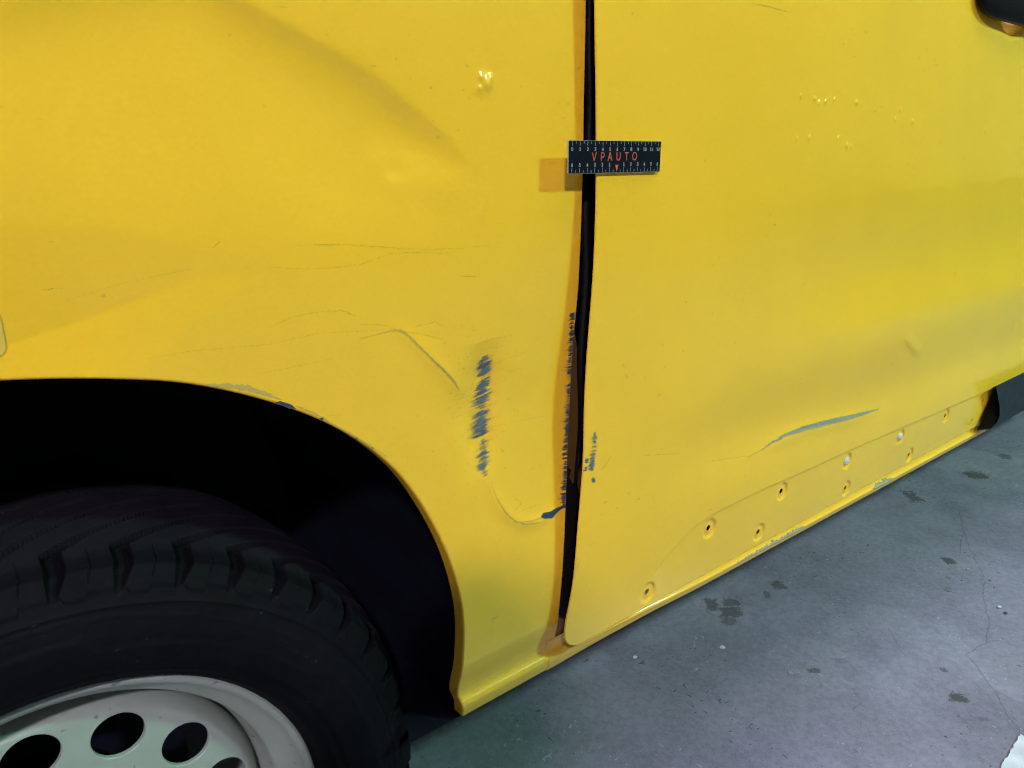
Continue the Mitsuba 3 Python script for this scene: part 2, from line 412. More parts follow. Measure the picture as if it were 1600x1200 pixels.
def panel(poly, fn, step, fine=(), hem=0.0025, flange=0.012, hole_flange=0.0005, hole_hem=0.0005, seg=0.003, lines=()):
    """A pressed sheet over an outline in (x, z): mesh, shading normals; rounded hem and a flange along every edge."""
    poly = shapely.segmentize(poly.buffer(0), seg)
    outer = Polygon(poly.exterior).buffer(-hem * 0.9, join_style=1)
    for h in poly.interiors:
        outer = outer.difference(Polygon(h).buffer(hole_hem * 0.9))
    inner = shapely.segmentize(outer, seg)
    x0, z0, x1, z1 = inner.bounds
    gx, gz = np.meshgrid(np.arange(x0, x1, step), np.arange(z0, z1, step * 0.87))
    gx[1::2] += step / 2
    pts = [np.c_[gx.ravel(), gz.ravel()]]
    for (fx0, fz0, fx1, fz1, s) in fine:
        a, b = np.meshgrid(np.arange(fx0, fx1, s), np.arange(fz0, fz1, s))
        a = a + (np.arange(a.shape[0]) % 2)[:, None] * s / 2
        p0 = pts[0]
        pts[0] = p0[~((p0[:, 0] > fx0) & (p0[:, 0] < fx1) & (p0[:, 1] > fz0) & (p0[:, 1] < fz1))]
        pts.append(np.c_[a.ravel(), b.ravel()])
    pts = np.vstack(pts)
    for ln, w, ds in lines:                                     # rows of points along the creases
        L = LineString(ln)
        pts = pts[shapely.distance(shapely.points(pts), L) > w * 1.25]
        for o_ in np.linspace(-w, w, 7):
            c_ = L.parallel_offset(abs(o_), 'left' if o_ > 0 else 'right') if abs(o_) > 1e-9 else L
            for g_ in getattr(c_, 'geoms', [c_]):
                if g_.length > ds:
                    pts = np.vstack([pts, [g_.interpolate(t).coords[0] for t in np.arange(0, g_.length, ds)]])
    core = inner.buffer(-seg * 0.35)
    pts = pts[shapely.contains_xy(core, pts[:, 0], pts[:, 1])]
    rings = [np.array(r.coords)[:-1] for g_ in getattr(inner, 'geoms', [inner]) for r in (g_.exterior, *g_.interiors)]
    allp = np.vstack(rings + [pts])
    allp = allp + 1e-7 * np.random.default_rng(1).standard_normal(allp.shape)
    tri = Delaunay(allp).simplices
    c = allp[tri].mean(1)
    e1, e2 = allp[tri[:, 1]] - allp[tri[:, 0]], allp[tri[:, 2]] - allp[tri[:, 0]]
    ar = e1[:, 0] * e2[:, 1] - e1[:, 1] * e2[:, 0]
    keep = shapely.contains_xy(inner, c[:, 0], c[:, 1]) & (abs(ar) > 1e-10)
    tri, ar = tri[keep], ar[keep]
    tri[ar < 0] = tri[ar < 0][:, [0, 2, 1]]

    def normal(q, e=0.0006):
        x, z = q[:, 0], q[:, 1]
        dx, dz = (fn(x + e, z) - fn(x - e, z)) / (2 * e), (fn(x, z + e) - fn(x, z - e)) / (2 * e)
        n = np.stack([dx, -np.ones_like(dx), dz], 1)
        return n / np.linalg.norm(n, axis=1, keepdims=True)

    v = np.c_[allp[:, 0], fn(allp[:, 0], allp[:, 1]), allp[:, 1]]
    n = normal(allp)
    VV, NN, FF, base = [v], [n], [tri], len(v)
    for k, r in enumerate(rings):
        is_hole = not shapely.LinearRing(r).is_ccw if k else False
        t = np.roll(r, -1, 0) - np.roll(r, 1, 0)
        t /= np.linalg.norm(t, axis=1, keepdims=True) + 1e-12
        o = np.c_[t[:, 1], -t[:, 0]] * (1 if shapely.LinearRing(r).is_ccw else -1) * (-1 if k else 1)
        y0, n0 = fn(r[:, 0], r[:, 1]), normal(r)
        o3 = np.c_[o[:, 0], np.zeros(len(o)), o[:, 1]]
        fl = hole_flange if k else flange
        h_ = hem if not k else hole_hem
        prof = [(h_ * math.sin(a), h_ * (1 - math.cos(a)), a) for a in np.linspace(0, math.pi / 2, 5)] + [(h_, h_ + fl, math.pi / 2)]
        m = len(r)
        for (so, sy, a) in prof:
            VV.append(np.c_[r[:, 0] + o[:, 0] * so, y0 + sy, r[:, 1] + o[:, 1] * so])
            q = math.cos(a) * n0 + math.sin(a) * o3
            NN.append(q / np.linalg.norm(q, axis=1, keepdims=True))
        i = np.arange(m)
        j = (i + 1) % m
        for lv in range(len(prof) - 1):
            a0, a1 = base + lv * m, base + (lv + 1) * m
            FF.append(np.r_[np.c_[a0 + i, a0 + j, a1 + j], np.c_[a0 + i, a1 + j, a1 + i]])
        base += m * len(prof)
    v, n, f = np.vstack(VV), np.vstack(NN), np.vstack(FF)
    # orient faces with their normals
    fn_ = np.cross(v[f[:, 1]] - v[f[:, 0]], v[f[:, 2]] - v[f[:, 0]])
    bad = (fn_ * n[f].sum(1)).sum(1) < 0
    f[bad] = f[bad][:, [0, 2, 1]]
    return v + [0, 0, ZC], f, n


# outlines
GAP_F = on(fender_y, [(917, 0), (914, 150), (911, 300), (905, 450), (897, 530), (891, 640), (887, 740), (882, 860), (874, 960), (868, 1000)])
ARCH = np.stack(at(*np.array([(200, 592), (260, 595), (320, 603), (410, 624), (500, 656), (565, 692), (622, 741), (662, 797), (693, 856), (712, 912), (722, 965), (723, 1030), (722, 1100)], float).T, 0.006), 1)
ARCH = np.vstack([[(-0.02, -0.1275), (0.045, -0.130)], ARCH])
ARCH = spline(ARCH, 90)
left = np.c_[2 * 0.02 - ARCH[:, 0], ARCH[:, 1]][::-1]
left = left[left[:, 0] < -0.03]
outline = [(0.538, 0.42), *GAP_F[:], (0.5135, -0.5480), (ARCH[-1, 0] + 0.003, -0.5480), *ARCH[::-1], *left, (left[0, 0] - 0.0, -0.548)]
outline = [(0.538, 0.42), *GAP_F, (0.5135, -0.5598), (ARCH[-1, 0] + 0.004, -0.5598), *ARCH[::-1][1:]]
outline += [*left[::-1]] + [(-0.36, -0.50), (-0.75, -0.50), (-0.75, 0.42)]
outline_f = outline
fv, ff, fnm = panel(Polygon(outline), fender_y, 0.0042, fine=[(0.375, -0.566, 0.52, -0.495, 0.0013), (W((745, 145))[0][0], W((745, 145))[0][1], W((775, 110))[0][0] + .01, W((775, 110))[0][1], 0.0006)], lines=[(C1, 0.003, 0.003), (CREASE_A, 0.006, 0.003), (CREASE_B, 0.006, 0.003), (Z1[1:], 0.003, 0.003), (Z2[1:], 0.003, 0.003)])
add_n('van__fender', fv, ff, fnm, 'yellow_paint')

GAP_D = np.stack(at(*np.array([(937, 0), (934, 200), (931, 330), (925, 450), (918, 540), (913, 640), (911, 720), (902, 830), (893, 930), (885, 980), (884.5, 996), (888, 1006), (897, 1011), (912, 1007)], float).T, -0.0115), 1)
GAP_D = spline(GAP_D, 100)
outline = [(0.540, 0.42), *GAP_D, (0.60, -0.5270), (2.6, -0.5270), (2.6, 0.42)]
dpoly = Polygon(outline)
for c in PADS[:7]:
    dpoly = dpoly.difference(Point(c).buffer(0.0040, 16))
for c in SMALL_HOLES:
    dpoly = dpoly.difference(Point(c).buffer(0.0032, 16))
fine = [(c[0] - 0.017, c[1] - 0.017, c[0] + 0.017, c[1] + 0.017, 0.0011) for c in PADS]
fine += [(c[0] - 0.007, c[1] - 0.007, c[0] + 0.007, c[1] + 0.007, 0.0006) for c, _, _ in SPECKS]
fine += [(BOWL[0] - 0.09, BOWL[1] - 0.075, BOWL[0] + 0.09, BOWL[1] + 0.075, 0.0018)]
dv, df, dn = panel(dpoly, door_y, 0.0052, fine=fine, hem=0.0011, flange=0.0006, lines=[(STEP[STEP[:, 0] < 1.9], 0.0024, 0.003), (DOOR_SCRAPE, 0.008, 0.003)])
add_n('van__door', dv, df, dn, 'yellow_paint')
# the step line needs a denser strip: it is carried by the shading normals and a thin lip
# sill under the door
zz = np.concatenate([np.linspace(-0.511, -0.522, 6), np.linspace(-0.523, -0.549, 27)])
xx = np.concatenate([np.linspace(0.508, 1.75, 200), np.linspace(1.80, 3.2, 20)])
X, Z = np.meshgrid(xx, zz, indexing='ij')
Yg = 0.003 + side(X, Z) + sill_shape(Z) + 0.0006 * (meshkit.noise(np.stack([X * 30, Z * 30, 0 * X], -1), 4) - 0.5)
ex = [(0.0025, -0.5525), (0.006, -0.5550), (0.05, -0.562), (0.12, -0.562)]
Yg = Yg - 0.011 * sm(0.53, 0.80, X) - 0.0045 * sm(0.53, 0.70, X) * np.exp(-((Z + 0.5345) / 0.0040) ** 2)
Z = Z - 0.008 * np.maximum(0, X - 0.55) - zs(X)
Yg = np.c_[Yg, *[(Yg[:, -1:] + e[0]) for e in ex]]
Z = np.c_[Z, *[(Z[:, -1:] + e[1] + 0.549) for e in ex]]
X = np.repeat(xx[:, None], Z.shape[1], 1)
nu, nv = X.shape
I, J = np.meshgrid(np.arange(nu - 1), np.arange(nv - 1), indexing='ij')
q = np.stack([I * nv + J, (I + 1) * nv + J, (I + 1) * nv + J + 1, I * nv + J + 1], -1).reshape(-1, 4)
add('van__sill', (np.c_[X.ravel(), Yg.ravel(), Z.ravel() + ZC], q), 'yellow_paint', smooth=40)

# ------------------------------------------------------------------ marks on the paint: thin real layers following the panel
def layer(fn, polys, off=0.00035, bite=0.003, clip=None):
    """Flat shapes in (x, z) laid on the panel."""
    vs, fs, k = [], [], 0
    for p in polys:
        p = Polygon(p).buffer(0)
        p = shapely.segmentize(p.intersection(clip) if clip is not None else p, bite)
        for g_ in getattr(p, 'geoms', [p]):
            if g_.is_empty or g_.geom_type != 'Polygon' or g_.area < 1e-9:
                continue
            v, f = trimesh.creation.triangulate_polygon(g_, engine='earcut')
            v = np.asarray(v)
            vs.append(np.c_[v[:, 0], fn(v[:, 0], v[:, 1]) - off, v[:, 1] + ZC])
            fs.append(np.asarray(f) + k)
            k += len(v)
    return np.vstack(vs), np.vstack(fs)


def ribbon(pts, w, jag=0.35, n=None, rng=RNG):
    """Outline of a line of uneven width."""
    p = np.asarray(pts, float)
    L = np.linalg.norm(np.diff(p, axis=0), axis=1).sum()
    n = n or max(6, int(L / 0.0015))
    s = np.concatenate([[0], np.cumsum(np.linalg.norm(np.diff(p, axis=0), axis=1))])
    u = np.linspace(0, s[-1], n)
    q = np.c_[np.interp(u, s, p[:, 0]), np.interp(u, s, p[:, 1])]
    t = np.gradient(q, axis=0)
    t /= np.linalg.norm(t, axis=1, keepdims=True) + 1e-12
    o = np.c_[-t[:, 1], t[:, 0]]
    ww = (np.interp(np.linspace(0, 1, n), np.linspace(0, 1, len(w)), w) if np.ndim(w) else np.full(n, w)) / 2
    a, b = ww * (1 + jag * rng.standard_normal(n)), ww * (1 + jag * rng.standard_normal(n))
    return np.vstack([q + o * np.maximum(a, 1e-5)[:, None], (q - o * np.maximum(b, 1e-5)[:, None])[::-1]])


def pxpoly(fn, pts):
    return on(fn, pts)


def streaks(fn, axis, half, slant, n, rng, length=(0.4, 1.2), thick=(0.8, 2.2)):
    """Scrape made of many short slanted strokes along an axis given in photograph pixels: axis = [(u, v, half width, density)]."""
    ax = np.array(axis, float)
    out = []
    w = np.cumsum(ax[:, 3])
    for _ in range(n):
        k = rng.random() * (len(ax) - 1)
        i = int(k)
        a = ax[i] * (1 - k + i) + ax[i + 1] * (k - i)
        if rng.random() > a[3]:
            continue
        hw = a[2] * rng.uniform(*length)
        cu, cv = a[0] + rng.normal(0, a[2] * 0.16), a[1]
        th = rng.uniform(*thick)
        m = 5
        tt = np.linspace(-1, 1, m)
        up = np.c_[cu + tt * hw, cv - slant * tt * hw - th * (1 - tt ** 2) * rng.uniform(0.5, 1.3, m)]
        dn = np.c_[cu + tt * hw, cv - slant * tt * hw + th * (1 - tt ** 2) * rng.uniform(0.5, 1.3, m)][::-1]
        out.append(on(fn, np.vstack([up, dn])))
    return out


def union(polys):
    from shapely import union_all
    u = union_all([Polygon(p).buffer(0) for p in polys])
    return [np.array(g_.exterior.coords)[:-1] for g_ in getattr(u, 'geoms', [u]) if not g_.is_empty]


r1 = np.random.default_rng(5)
SC = [(757, 556, 5, 0.5), (757, 562, 10, 1), (756, 568, 9, 0.9), (756, 574, 11, 1), (756, 583, 11, 1), (757, 590, 9, 0.15), (755, 597, 10, 1), (754, 604, 12, 1), (753, 608, 6, 0.35), (753, 614, 14, 1), (752, 624, 14, 1), (751, 634, 14, 1), (751, 645, 13, 1),
      (751, 654, 13, 0.95), (751, 664, 14, 1), (750, 672, 13, 1), (750, 679, 12, 0.9), (752, 684, 6, 0.0), (756, 690, 9, 0.9), (755, 695, 8, 0.6), (754, 700, 8, 0.3), (754, 706, 9, 0.8), (755, 713, 9, 1), (755, 721, 10, 1), (754, 728, 9, 1), (755, 735, 5, 0.7), (760, 744, 3, 0.3)]
add('van__fender__paint_scrape', layer(fender_y, union(streaks(fender_y, SC, 1, 0.50, 330, r1, (0.30, 1.30), (0.45, 1.15)))), 'primer_blue')
tag('van__fender__paint_scrape', 'vertical blue-grey scrape of slanted strokes beside the wheel arch')
add('van__fender__paint_scrape_001', layer(fender_y, streaks(fender_y, SC, 1, 0.42, 75, r1, (0.9, 2.0), (0.2, 0.45)), 0.0005), 'primer_dark')
# edge of the wing beside the gap
EDG = [(896, 489, 4, 0.8), (896, 500, 4, 1), (895, 520, 4, 0.9), (894, 540, 5, 0.9), (893, 560, 4, 0.9), (892, 580, 5, 0.9), (891, 600, 4, 1), (890, 620, 4, 0.9), (889.5, 640, 4, 1), (888.5, 660, 5, 1), (887.5, 680, 5, 1), (886.5, 700, 5, 1), (885.5, 720, 5, 0.9), (885, 740, 5, 0.9), (884, 760, 5, 0.8), (883, 780, 6, 1), (883, 790, 5, 0.8)]
E2 = [(a - 1.0 - 1.5 * abs(math.sin(b * .11)), b, c * (0.45 + 0.5 * abs(math.sin(b * .37))), d) for a, b, c, d in EDG]
FE = Polygon(outline_f).buffer(-0.0010)
add('van__fender__edge_chipping', layer(fender_y, union(streaks(fender_y, E2, 1, 0.14, 460, r1, (0.3, 1.9), (0.25, 0.95))), clip=FE), 'primer_dark')
tag('van__fender__edge_chipping', 'jagged dark chipped paint along the rear edge of the wing', kind='stuff')
tag('van__fender__edge_chipping_001', 'fine bluish scratches crossing the chipped edge', kind='stuff')
add('van__fender__edge_chipping_001', layer(fender_y, streaks(fender_y, E2, 1, 0.2, 45, r1, (1.8, 4.0), (0.25, 0.5)), 0.0005, clip=FE), 'primer_blue')
chip = union([on(fender_y, np.array([(846, 808), (850, 800), (858, 798), (868, 793), (878, 790), (884, 787), (884, 792), (876, 797), (868, 803), (862, 809), (852, 812)]) + r1.normal(0, 1.0, (11, 2)))] + streaks(fender_y, [(850, 807, 7, 1), (866, 800, 9, 1), (882, 790, 5, 1)], 1, 0.5, 40, r1, (0.5, 1.2), (0.6, 1.5)))
add('van__fender__paint_chip', layer(fender_y, chip, clip=FE), 'primer_dark')
tag('van__fender__paint_chip', 'dark bare chip at the lower end of the edge scrape')
add('van__fender__crease_scuff', layer(fender_y, [ribbon(on(fender_y, [(560, 530), (590, 522), (612, 516), (625, 516), (638, 524)]), [0.0002, 0.0003, 0.0007, 0.0015, 0.0014], 0.35),
    ribbon(on(fender_y, [(630, 517), (645, 531), (662, 548), (680, 566), (697, 582), (710, 597), (717, 609)]), [0.0012, 0.0018, 0.0014, 0.0017, 0.0023, 0.0023, 0.0006], 0.2)]), 'primer_drab')
tag('van__fender__crease_scuff', 'dull grey crease running down towards the blue scrape')
add('van__fender__crease_scuff_001', layer(fender_y, [ribbon(on(fender_y, [(768, 760), (780, 785), (792, 803), (806, 815), (822, 819), (845, 816)]), [0.0003, 0.0006, 0.0014, 0.0014, 0.0014, 0.0004], 0.3),
    ribbon(on(fender_y, [(812, 816), (830, 814), (846, 809)]), [0.0006, 0.001, 0.0006], 0.3)]), 'primer_drab')
# hairline scratches and scuffs
HAIR = [([(420, 512), (450, 498), (480, 490), (510, 486), (530, 486)], 0.6), ([(526, 484), (540, 487), (555, 494)], 1.0), ([(620, 517), (660, 522), (690, 530), (698, 540)], 0.8), ([(640, 512), (665, 507), (692, 498)], 0.6),
        ([(440, 386), (480, 382), (540, 382), (600, 386), (660, 390), (720, 388), (765, 383)], 0.5), ([(420, 418), (500, 420), (560, 414), (610, 396), (650, 394), (700, 396), (720, 404)], 0.5), ([(716, 431), (735, 432), (752, 432)], 1.1),
        ([(332, 388), (344, 376)], 1.2), ([(497, 383), (530, 382)], 0.9), ([(64, 453), (97, 450)], 0.9), ([(76, 378), (84, 378)], 0.8), ([(430, 10), (450, 12)], 0.9), ([(560, 506), (600, 508), (620, 516)], 0.5), ([(700, 512), (672, 500)], 0.6),
        ([(747, 538), (765, 530), (800, 524)], 0.9), ([(748, 550), (768, 543), (790, 541)], 0.7), ([(770, 572), (790, 560), (830, 548)], 0.5), ([(768, 580), (800, 578), (815, 575)], 0.5), ([(773, 600), (800, 590)], 0.4), ([(760, 668), (800, 660), (860, 648)], 0.5),
        ([(826, 735), (845, 726), (850, 722)], 0.6), ([(781, 700), (787, 706), (788, 712)], 0.8), ([(706, 655), (735, 640)], 0.5), ([(708, 625), (740, 616)], 0.5), ([(722, 690), (745, 680)], 0.5), ([(760, 757), (768, 772), (770, 782)], 0.6), ([(805, 780), (815, 785), (803, 800)], 0.8),
        ([(800, 805), (830, 792), (848, 785)], 0.5), ([(230, 560), (300, 548), (420, 538), (500, 520), (600, 516)], 0.35), ([(400, 585), (450, 575), (520, 560)], 0.4), ([(100, 470), (200, 440), (300, 420)], 0.3), ([(510, 650), (535, 648)], 0.6)]
polys = [ribbon(on(fender_y, p), [0.0001, 0.00042 * w, 0.00038 * w, 0.0001], 0.7) for p, w in HAIR]
for _ in range(230):   # rubbed specks round the impact
    u, v = r1.normal(742, 34), r1.normal(620, 68)
    if 700 < u < 872 and 500 < v < 800 and not (738 < u < 768 and 552 < v < 745):
        polys.append(on(fender_y, streak := [(u - 1.5 * r1.random() - .6, v + .5), (u, v - .5 * r1.random() - .2), (u + 4 * r1.random(), v - 1.2), (u, v + .35)]))
for _ in range(150):
    u, v = r1.normal(640, 60), r1.normal(690, 45)
    polys.append(on(fender_y, [(u - .9, v), (u, v - .6), (u + 1.0, v - .2), (u, v + .6)])) if v > 600 + max(0, (u - 480) * .55) - 6 and u < 735 and v < 790 else None
FP = Polygon(outline_f).buffer(-0.004)
add('van__fender__scratch_marks', layer(fender_y, [p for p in polys if p is not None and FP.contains(Polygon(p).convex_hull)], 0.0003), 'scuff_dark')
tag('van__fender__scratch_marks', 'hairline scratches and rubbed specks round the dent', kind='stuff')
# wheel-arch edge
ARCHCHIP = [on(fender_y, np.array([(430, 629), (438, 626), (446, 629), (456, 632), (461, 638), (452, 639), (442, 634), (432, 631)]) + r1.normal(0, .6, (8, 2))), on(fender_y, [(499, 654), (503, 652), (506, 654), (502, 657)]), on(fender_y, [(555, 684), (559, 683), (557, 687)]), on(fender_y, [(580, 699), (583, 698), (582, 702)])]
for c in ARCHCHIP:
    add(numbered('van__fender__arch_chip'), layer(fender_y, [c]), 'primer_dark')
add('van__fender__arch_scuff', layer(fender_y, [ribbon(on(fender_y, [(318, 601), (350, 602), (385, 606), (420, 617), (440, 625)]), [0.0006, 0.003, 0.0042, 0.0030, 0.0006], 0.2), ribbon(on(fender_y, [(462, 634), (480, 641), (500, 650), (522, 664), (545, 676), (575, 694), (605, 714)]), [0.0006, 0.0012, 0.0008, 0.001, 0.0007, 0.0008, 0.0004], 0.5)], 0.0003), 'scuff_tan')
# the door's marks
DS = [(929, 676, 3, 0.7), (929, 684, 6, 0.9), (929, 693, 6, 0.9), (928, 702, 7, 1), (926, 712, 8, 1), (925, 722, 7, 1), (924, 731, 7, 1), (924, 735, 5, 0.6)]
add('van__door__paint_scrape', layer(door_y, union(streaks(door_y, DS, 1, 0.15, 110, r1, (0.2, 0.85), (0.3, 0.9)) + [on(door_y, [(924, 748), (927, 746), (930, 749), (929, 754), (925, 753)])] + streaks(door_y, [(917, 715, 3, 1), (915, 735, 3, 1)], 1, 0.1, 10, r1))), 'primer_blue')
tag('van__door__paint_scrape', 'short blue-grey scrape near the front edge of the door')
wd = [0.0012, 0.0022, 0.0050, 0.0066, 0.0070, 0.0060, 0.0012]
add('van__door__crease_scrape', layer(door_y, [ribbon(on(door_y, [(1216, 684), (1224, 680), (1255, 669), (1290, 660), (1330, 651), (1372, 639)]), [0.0026, 0.0064, 0.0076, 0.0070, 0.0050, 0.0012], 0.06), ribbon(on(door_y, [(1168, 714), (1190, 702), (1205, 691), (1222, 683)]), [0.0004, 0.0008, 0.0018, 0.0028], 0.35)], 0.0011), 'primer_grey')
tag('van__door__crease_scrape', 'long tapering grey scrape above the moulding band')
DH = [([(938, 736), (945, 728), (955, 712)], 1.0), ([(1100, 722), (1140, 716), (1170, 712)], 0.5), ([(1174, 5), (1200, 10), (1235, 20)], 0.8), ([(931, 327), (933, 335)], 0.8), ([(905, 878), (901, 890)], 0.8), ([(1583, 500), (1582, 520)], .8), ([(1104, 798), (1112, 795)], .5), ([(1005, 712), (1060, 708)], .4), ([(1408, 545), (1412, 530), (1418, 540), (1428, 550)], .8), ([(1405, 755), (1418, 742), (1426, 735)], .6)]
add('van__door__scratch_marks', layer(door_y, [ribbon(on(door_y, p), [0.0002, 0.0009 * w, 0.0008 * w, 0.0002], 0.5) for p, w in DH], 0.0003), 'scuff_dark')
labels['van__door__scratch_marks'] = {'label': 'thin scratches on the door skin', 'kind': 'stuff'}
# chipped lower edge of the sill
sy = lambda x, z: 0.003 + side(x, z) + sill_shape(z + zs(x) + 0.008 * np.maximum(0, x - 0.55)) - 0.011 * sm(0.53, 0.80, x) - 0.0045 * sm(0.53, 0.70, x) * np.exp(-((z + 0.008 * np.maximum(0, x - 0.55) + 0.5345) / 0.0040) ** 2) - 0.0006
SE = [ribbon(np.array([(a, -0.5325 - 0.008 * (a - 0.55)), ((a + b) / 2, -0.5340 - 0.008 * ((a + b) / 2 - 0.55)), (b, -0.5325 - 0.008 * (b - 0.55))]), [0.0008, w, w, 0.0008], 0.45) for a, b, w in [(0.862, 0.905, 0.0030), (0.900, 0.955, 0.0042), (0.950, 1.015, 0.0040), (1.235, 1.31, 0.0070), (0.845, 0.87, 0.0016)]]
for c in SE:
    add(numbered('van__sill__edge_chip'), layer(sy, [c], 0.0006), 'primer_grey')
tag('van__sill__edge_chip', 'grey bare metal where the sill edge is chipped')

# white clips left in the door, and the dark inside of the holes
for c in PADS[7:]:
    prof = [(0, -0.0036), (0.0030, -0.0042), (0.0056, -0.0030), (0.0068, -0.0008), (0.0070, 0.003)]
    m = trimesh.creation.revolve(np.array([(a, -b) for a, b in prof][::-1]), sections=24)
    m.apply_transform(trimesh.transformations.rotation_matrix(math.pi / 2, [1, 0, 0]))
    m.vertices[:, 1] = m.vertices[:, 1]
    m.apply_translation([c[0], float(door_y(np.array([c[0] + .004]), np.array([c[1]]))[0]) + 0.0006, c[1] + ZC])
    k = numbered('van__door__clip')
    add(k, m, 'clip_white', smooth=40)
tag('van__door__clip', 'dirty white plastic clip left in the moulding band')
tag('van__door__clip_001', 'second dirty white plastic clip, nearer the black moulding')
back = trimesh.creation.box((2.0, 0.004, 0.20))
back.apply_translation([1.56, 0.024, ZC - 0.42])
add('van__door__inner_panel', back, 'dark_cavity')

# ------------------------------------------------------------------ the shut gap: seal, jamb
box = lambda x0, x1, y0, y1, z0, z1: trimesh.creation.box(bounds=[[x0, y0, z0 + ZC], [x1, y1, z1 + ZC]])
add('van__hinge_pillar', trimesh.util.concatenate([box(0.470, 0.70, 0.052, 0.06, -0.54, 0.42), box(0.565, 0.575, 0.0035, 0.052, -0.515, 0.42)]), 'dark_cavity')


def gap_sheet(px, y, thick=0.004):
    y = np.full(len(px), y) if np.isscalar(y) else np.asarray(y, float)
    p = np.array(px, float)
    x, z = at(p[:, 0], p[:, 1], y)
    poly = Polygon(np.c_[x, z])
    v2, f = trimesh.creation.triangulate_polygon(poly, engine='earcut')
    m = trimesh.creation.extrude_triangulation(np.asarray(v2), np.asarray(f), thick)
    m.vertices = np.c_[m.vertices[:, 0], y.mean() + m.vertices[:, 2], m.vertices[:, 1] + ZC]
    return m


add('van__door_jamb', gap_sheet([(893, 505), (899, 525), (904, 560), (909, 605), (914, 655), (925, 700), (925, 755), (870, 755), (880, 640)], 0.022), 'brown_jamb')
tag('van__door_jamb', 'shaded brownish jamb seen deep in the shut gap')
seal_c = [(888, 735), (886, 770), (890, 800), (888, 850), (884, 900), (879, 965), (868, 965), (868, 735)]
add('van__door_seal', gap_sheet([(893, 734), (889, 745), (897, 760), (900, 800), (925, 820), (905, 975), (866, 962), (860, 900), (866, 740), (884, 728)], 0.0125), 'black_rubber', smooth=30)
tag('van__door_seal', 'black rubber seal bulging in the lower shut gap')
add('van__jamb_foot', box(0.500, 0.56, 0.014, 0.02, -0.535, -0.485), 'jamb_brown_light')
tb = [np.array([0.560 + 0.002 * math.sin(z_ * 40), 0.020, z_ + ZC]) for z_ in np.linspace(-0.50, 0.42, 60)]
add('van__door_weatherstrip', trimesh.util.concatenate([trimesh.creation.cylinder(0.0045, segment=[a_, b_], sections=10) for a_, b_ in zip(tb[:-1], tb[1:])]), 'black_rubber', smooth=40)
bump = trimesh.creation.icosphere(4, 1.0)
bx, bz = at(914, 752, 0.006)
bump.apply_scale([0.012, 0.008, 0.026])
bump.apply_translation([float(bx) + 0.003, 0.006, float(bz) + ZC])
add('van__door_hinge', bump, 'brown_jamb', smooth=True)

# ------------------------------------------------------------------ the door handle
hx = np.linspace(0, 1, 40)
rings = []
for t in hx:
    x = 1.351 + 0.30 * t
    e = math.sqrt(max(1e-4, 1 - (1 - min(t / 0.24, 1)) ** 2.2)) * math.sqrt(max(1e-4, 1 - max(0, (t - 0.86) / 0.14) ** 2.2))
    a = np.linspace(0, 2 * math.pi, 28, endpoint=False)
    cy, cz = -0.009 - 0.007 * math.sin(math.pi * min(1, t)), 0.236
    ca, sa = np.cos(a), np.sin(a)
    rings.append(np.c_[np.full(28, x), cy + 0.011 * np.sign(ca) * abs(ca) ** 0.8 * (0.4 + 0.6 * e), ZC + cz + 0.031 * e * np.sign(sa) * abs(sa) ** 0.75])
v = np.vstack(rings)
I, J = np.meshgrid(np.arange(39), np.arange(28), indexing='ij')
J2 = (J + 1) % 28
q = np.stack([I * 28 + J, I * 28 + J2, (I + 1) * 28 + J2, (I + 1) * 28 + J], -1).reshape(-1, 4)
add('van__door__handle', (v, q), 'black_plastic', smooth=True)
tag('van__door__handle', 'black door handle at the upper right corner')
add('van__door__handle_foot', box(1.42, 1.435, -0.02, 0.0, 0.235, 0.25), 'black_plastic')

# ------------------------------------------------------------------ black moulding still on the rear of the door
YF = -0.030
fpx = [(1556, 604), (1559, 618), (1562, 636), (1562, 650), (1557, 661), (1546, 671.5)]
fx, fz = at(*np.array(fpx, float).T, YF)
bpx = [(1554, 604), (1549, 616), (1543, 632), (1538, 644), (1532, 659), (1526, 672)]
bx2, bz2 = at(*np.array(bpx, float).T, -0.0125)
vs = np.vstack([np.c_[fx, np.full(6, YF), fz], np.c_[bx2, np.full(6, -0.0125), bz2], np.c_[np.full(6, 2.5), np.full(6, YF), fz], np.c_[np.full(6, 2.5), np.full(6, -0.0125), bz2]])
vs[:, 2] += ZC
i = np.arange(5)
face = np.vstack([np.c_[i, 12 + i, 13 + i, i + 1], [[0, 6, 18, 12]], [[5, 17, 23, 11]]])
add('van__door__moulding', (vs, face), 'trim_plastic', smooth=25)
tag('van__door__moulding', 'dark grey plastic moulding left on the rear of the door')
inn = vs.copy()
inn[:6, 1] += 0.0012
inn[:6, 0] += 0.010
cap = np.vstack([np.c_[i, i + 1, 7 + i, 6 + i]])
add('van__door__moulding_end', (inn + [0.002, 0, 0], cap), 'dark_cavity', smooth=25)
tag('van__door__moulding_end', 'open black end of the broken moulding')
stain = on(door_y, [(1549, 613), (1533, 620), (1520, 634), (1514, 652), (1514, 663), (1521, 671), (1526, 671), (1538, 644)])


# ------------------------------------------------------------------ clear sticker at the left edge
p = on(fender_y, [(-60, 500), (-4, 486), (1, 500), (6, 525), (9, 543), (6, 551), (-2, 557), (-60, 575)])
sp = Polygon(p).buffer(0.004).buffer(-0.004)
add('van__fender__film_patch', layer(fender_y, [np.array(sp.exterior.coords)[:-1]], 0.0011, 0.004), 'film')
tag('van__fender__film_patch', 'rounded corner of a duller film patch at the left edge')
add('van__fender__film_edge', layer(fender_y, [np.array(sp.buffer(0.0008).exterior.coords)[:-1]], 0.0005, 0.004), 'scuff_dark')

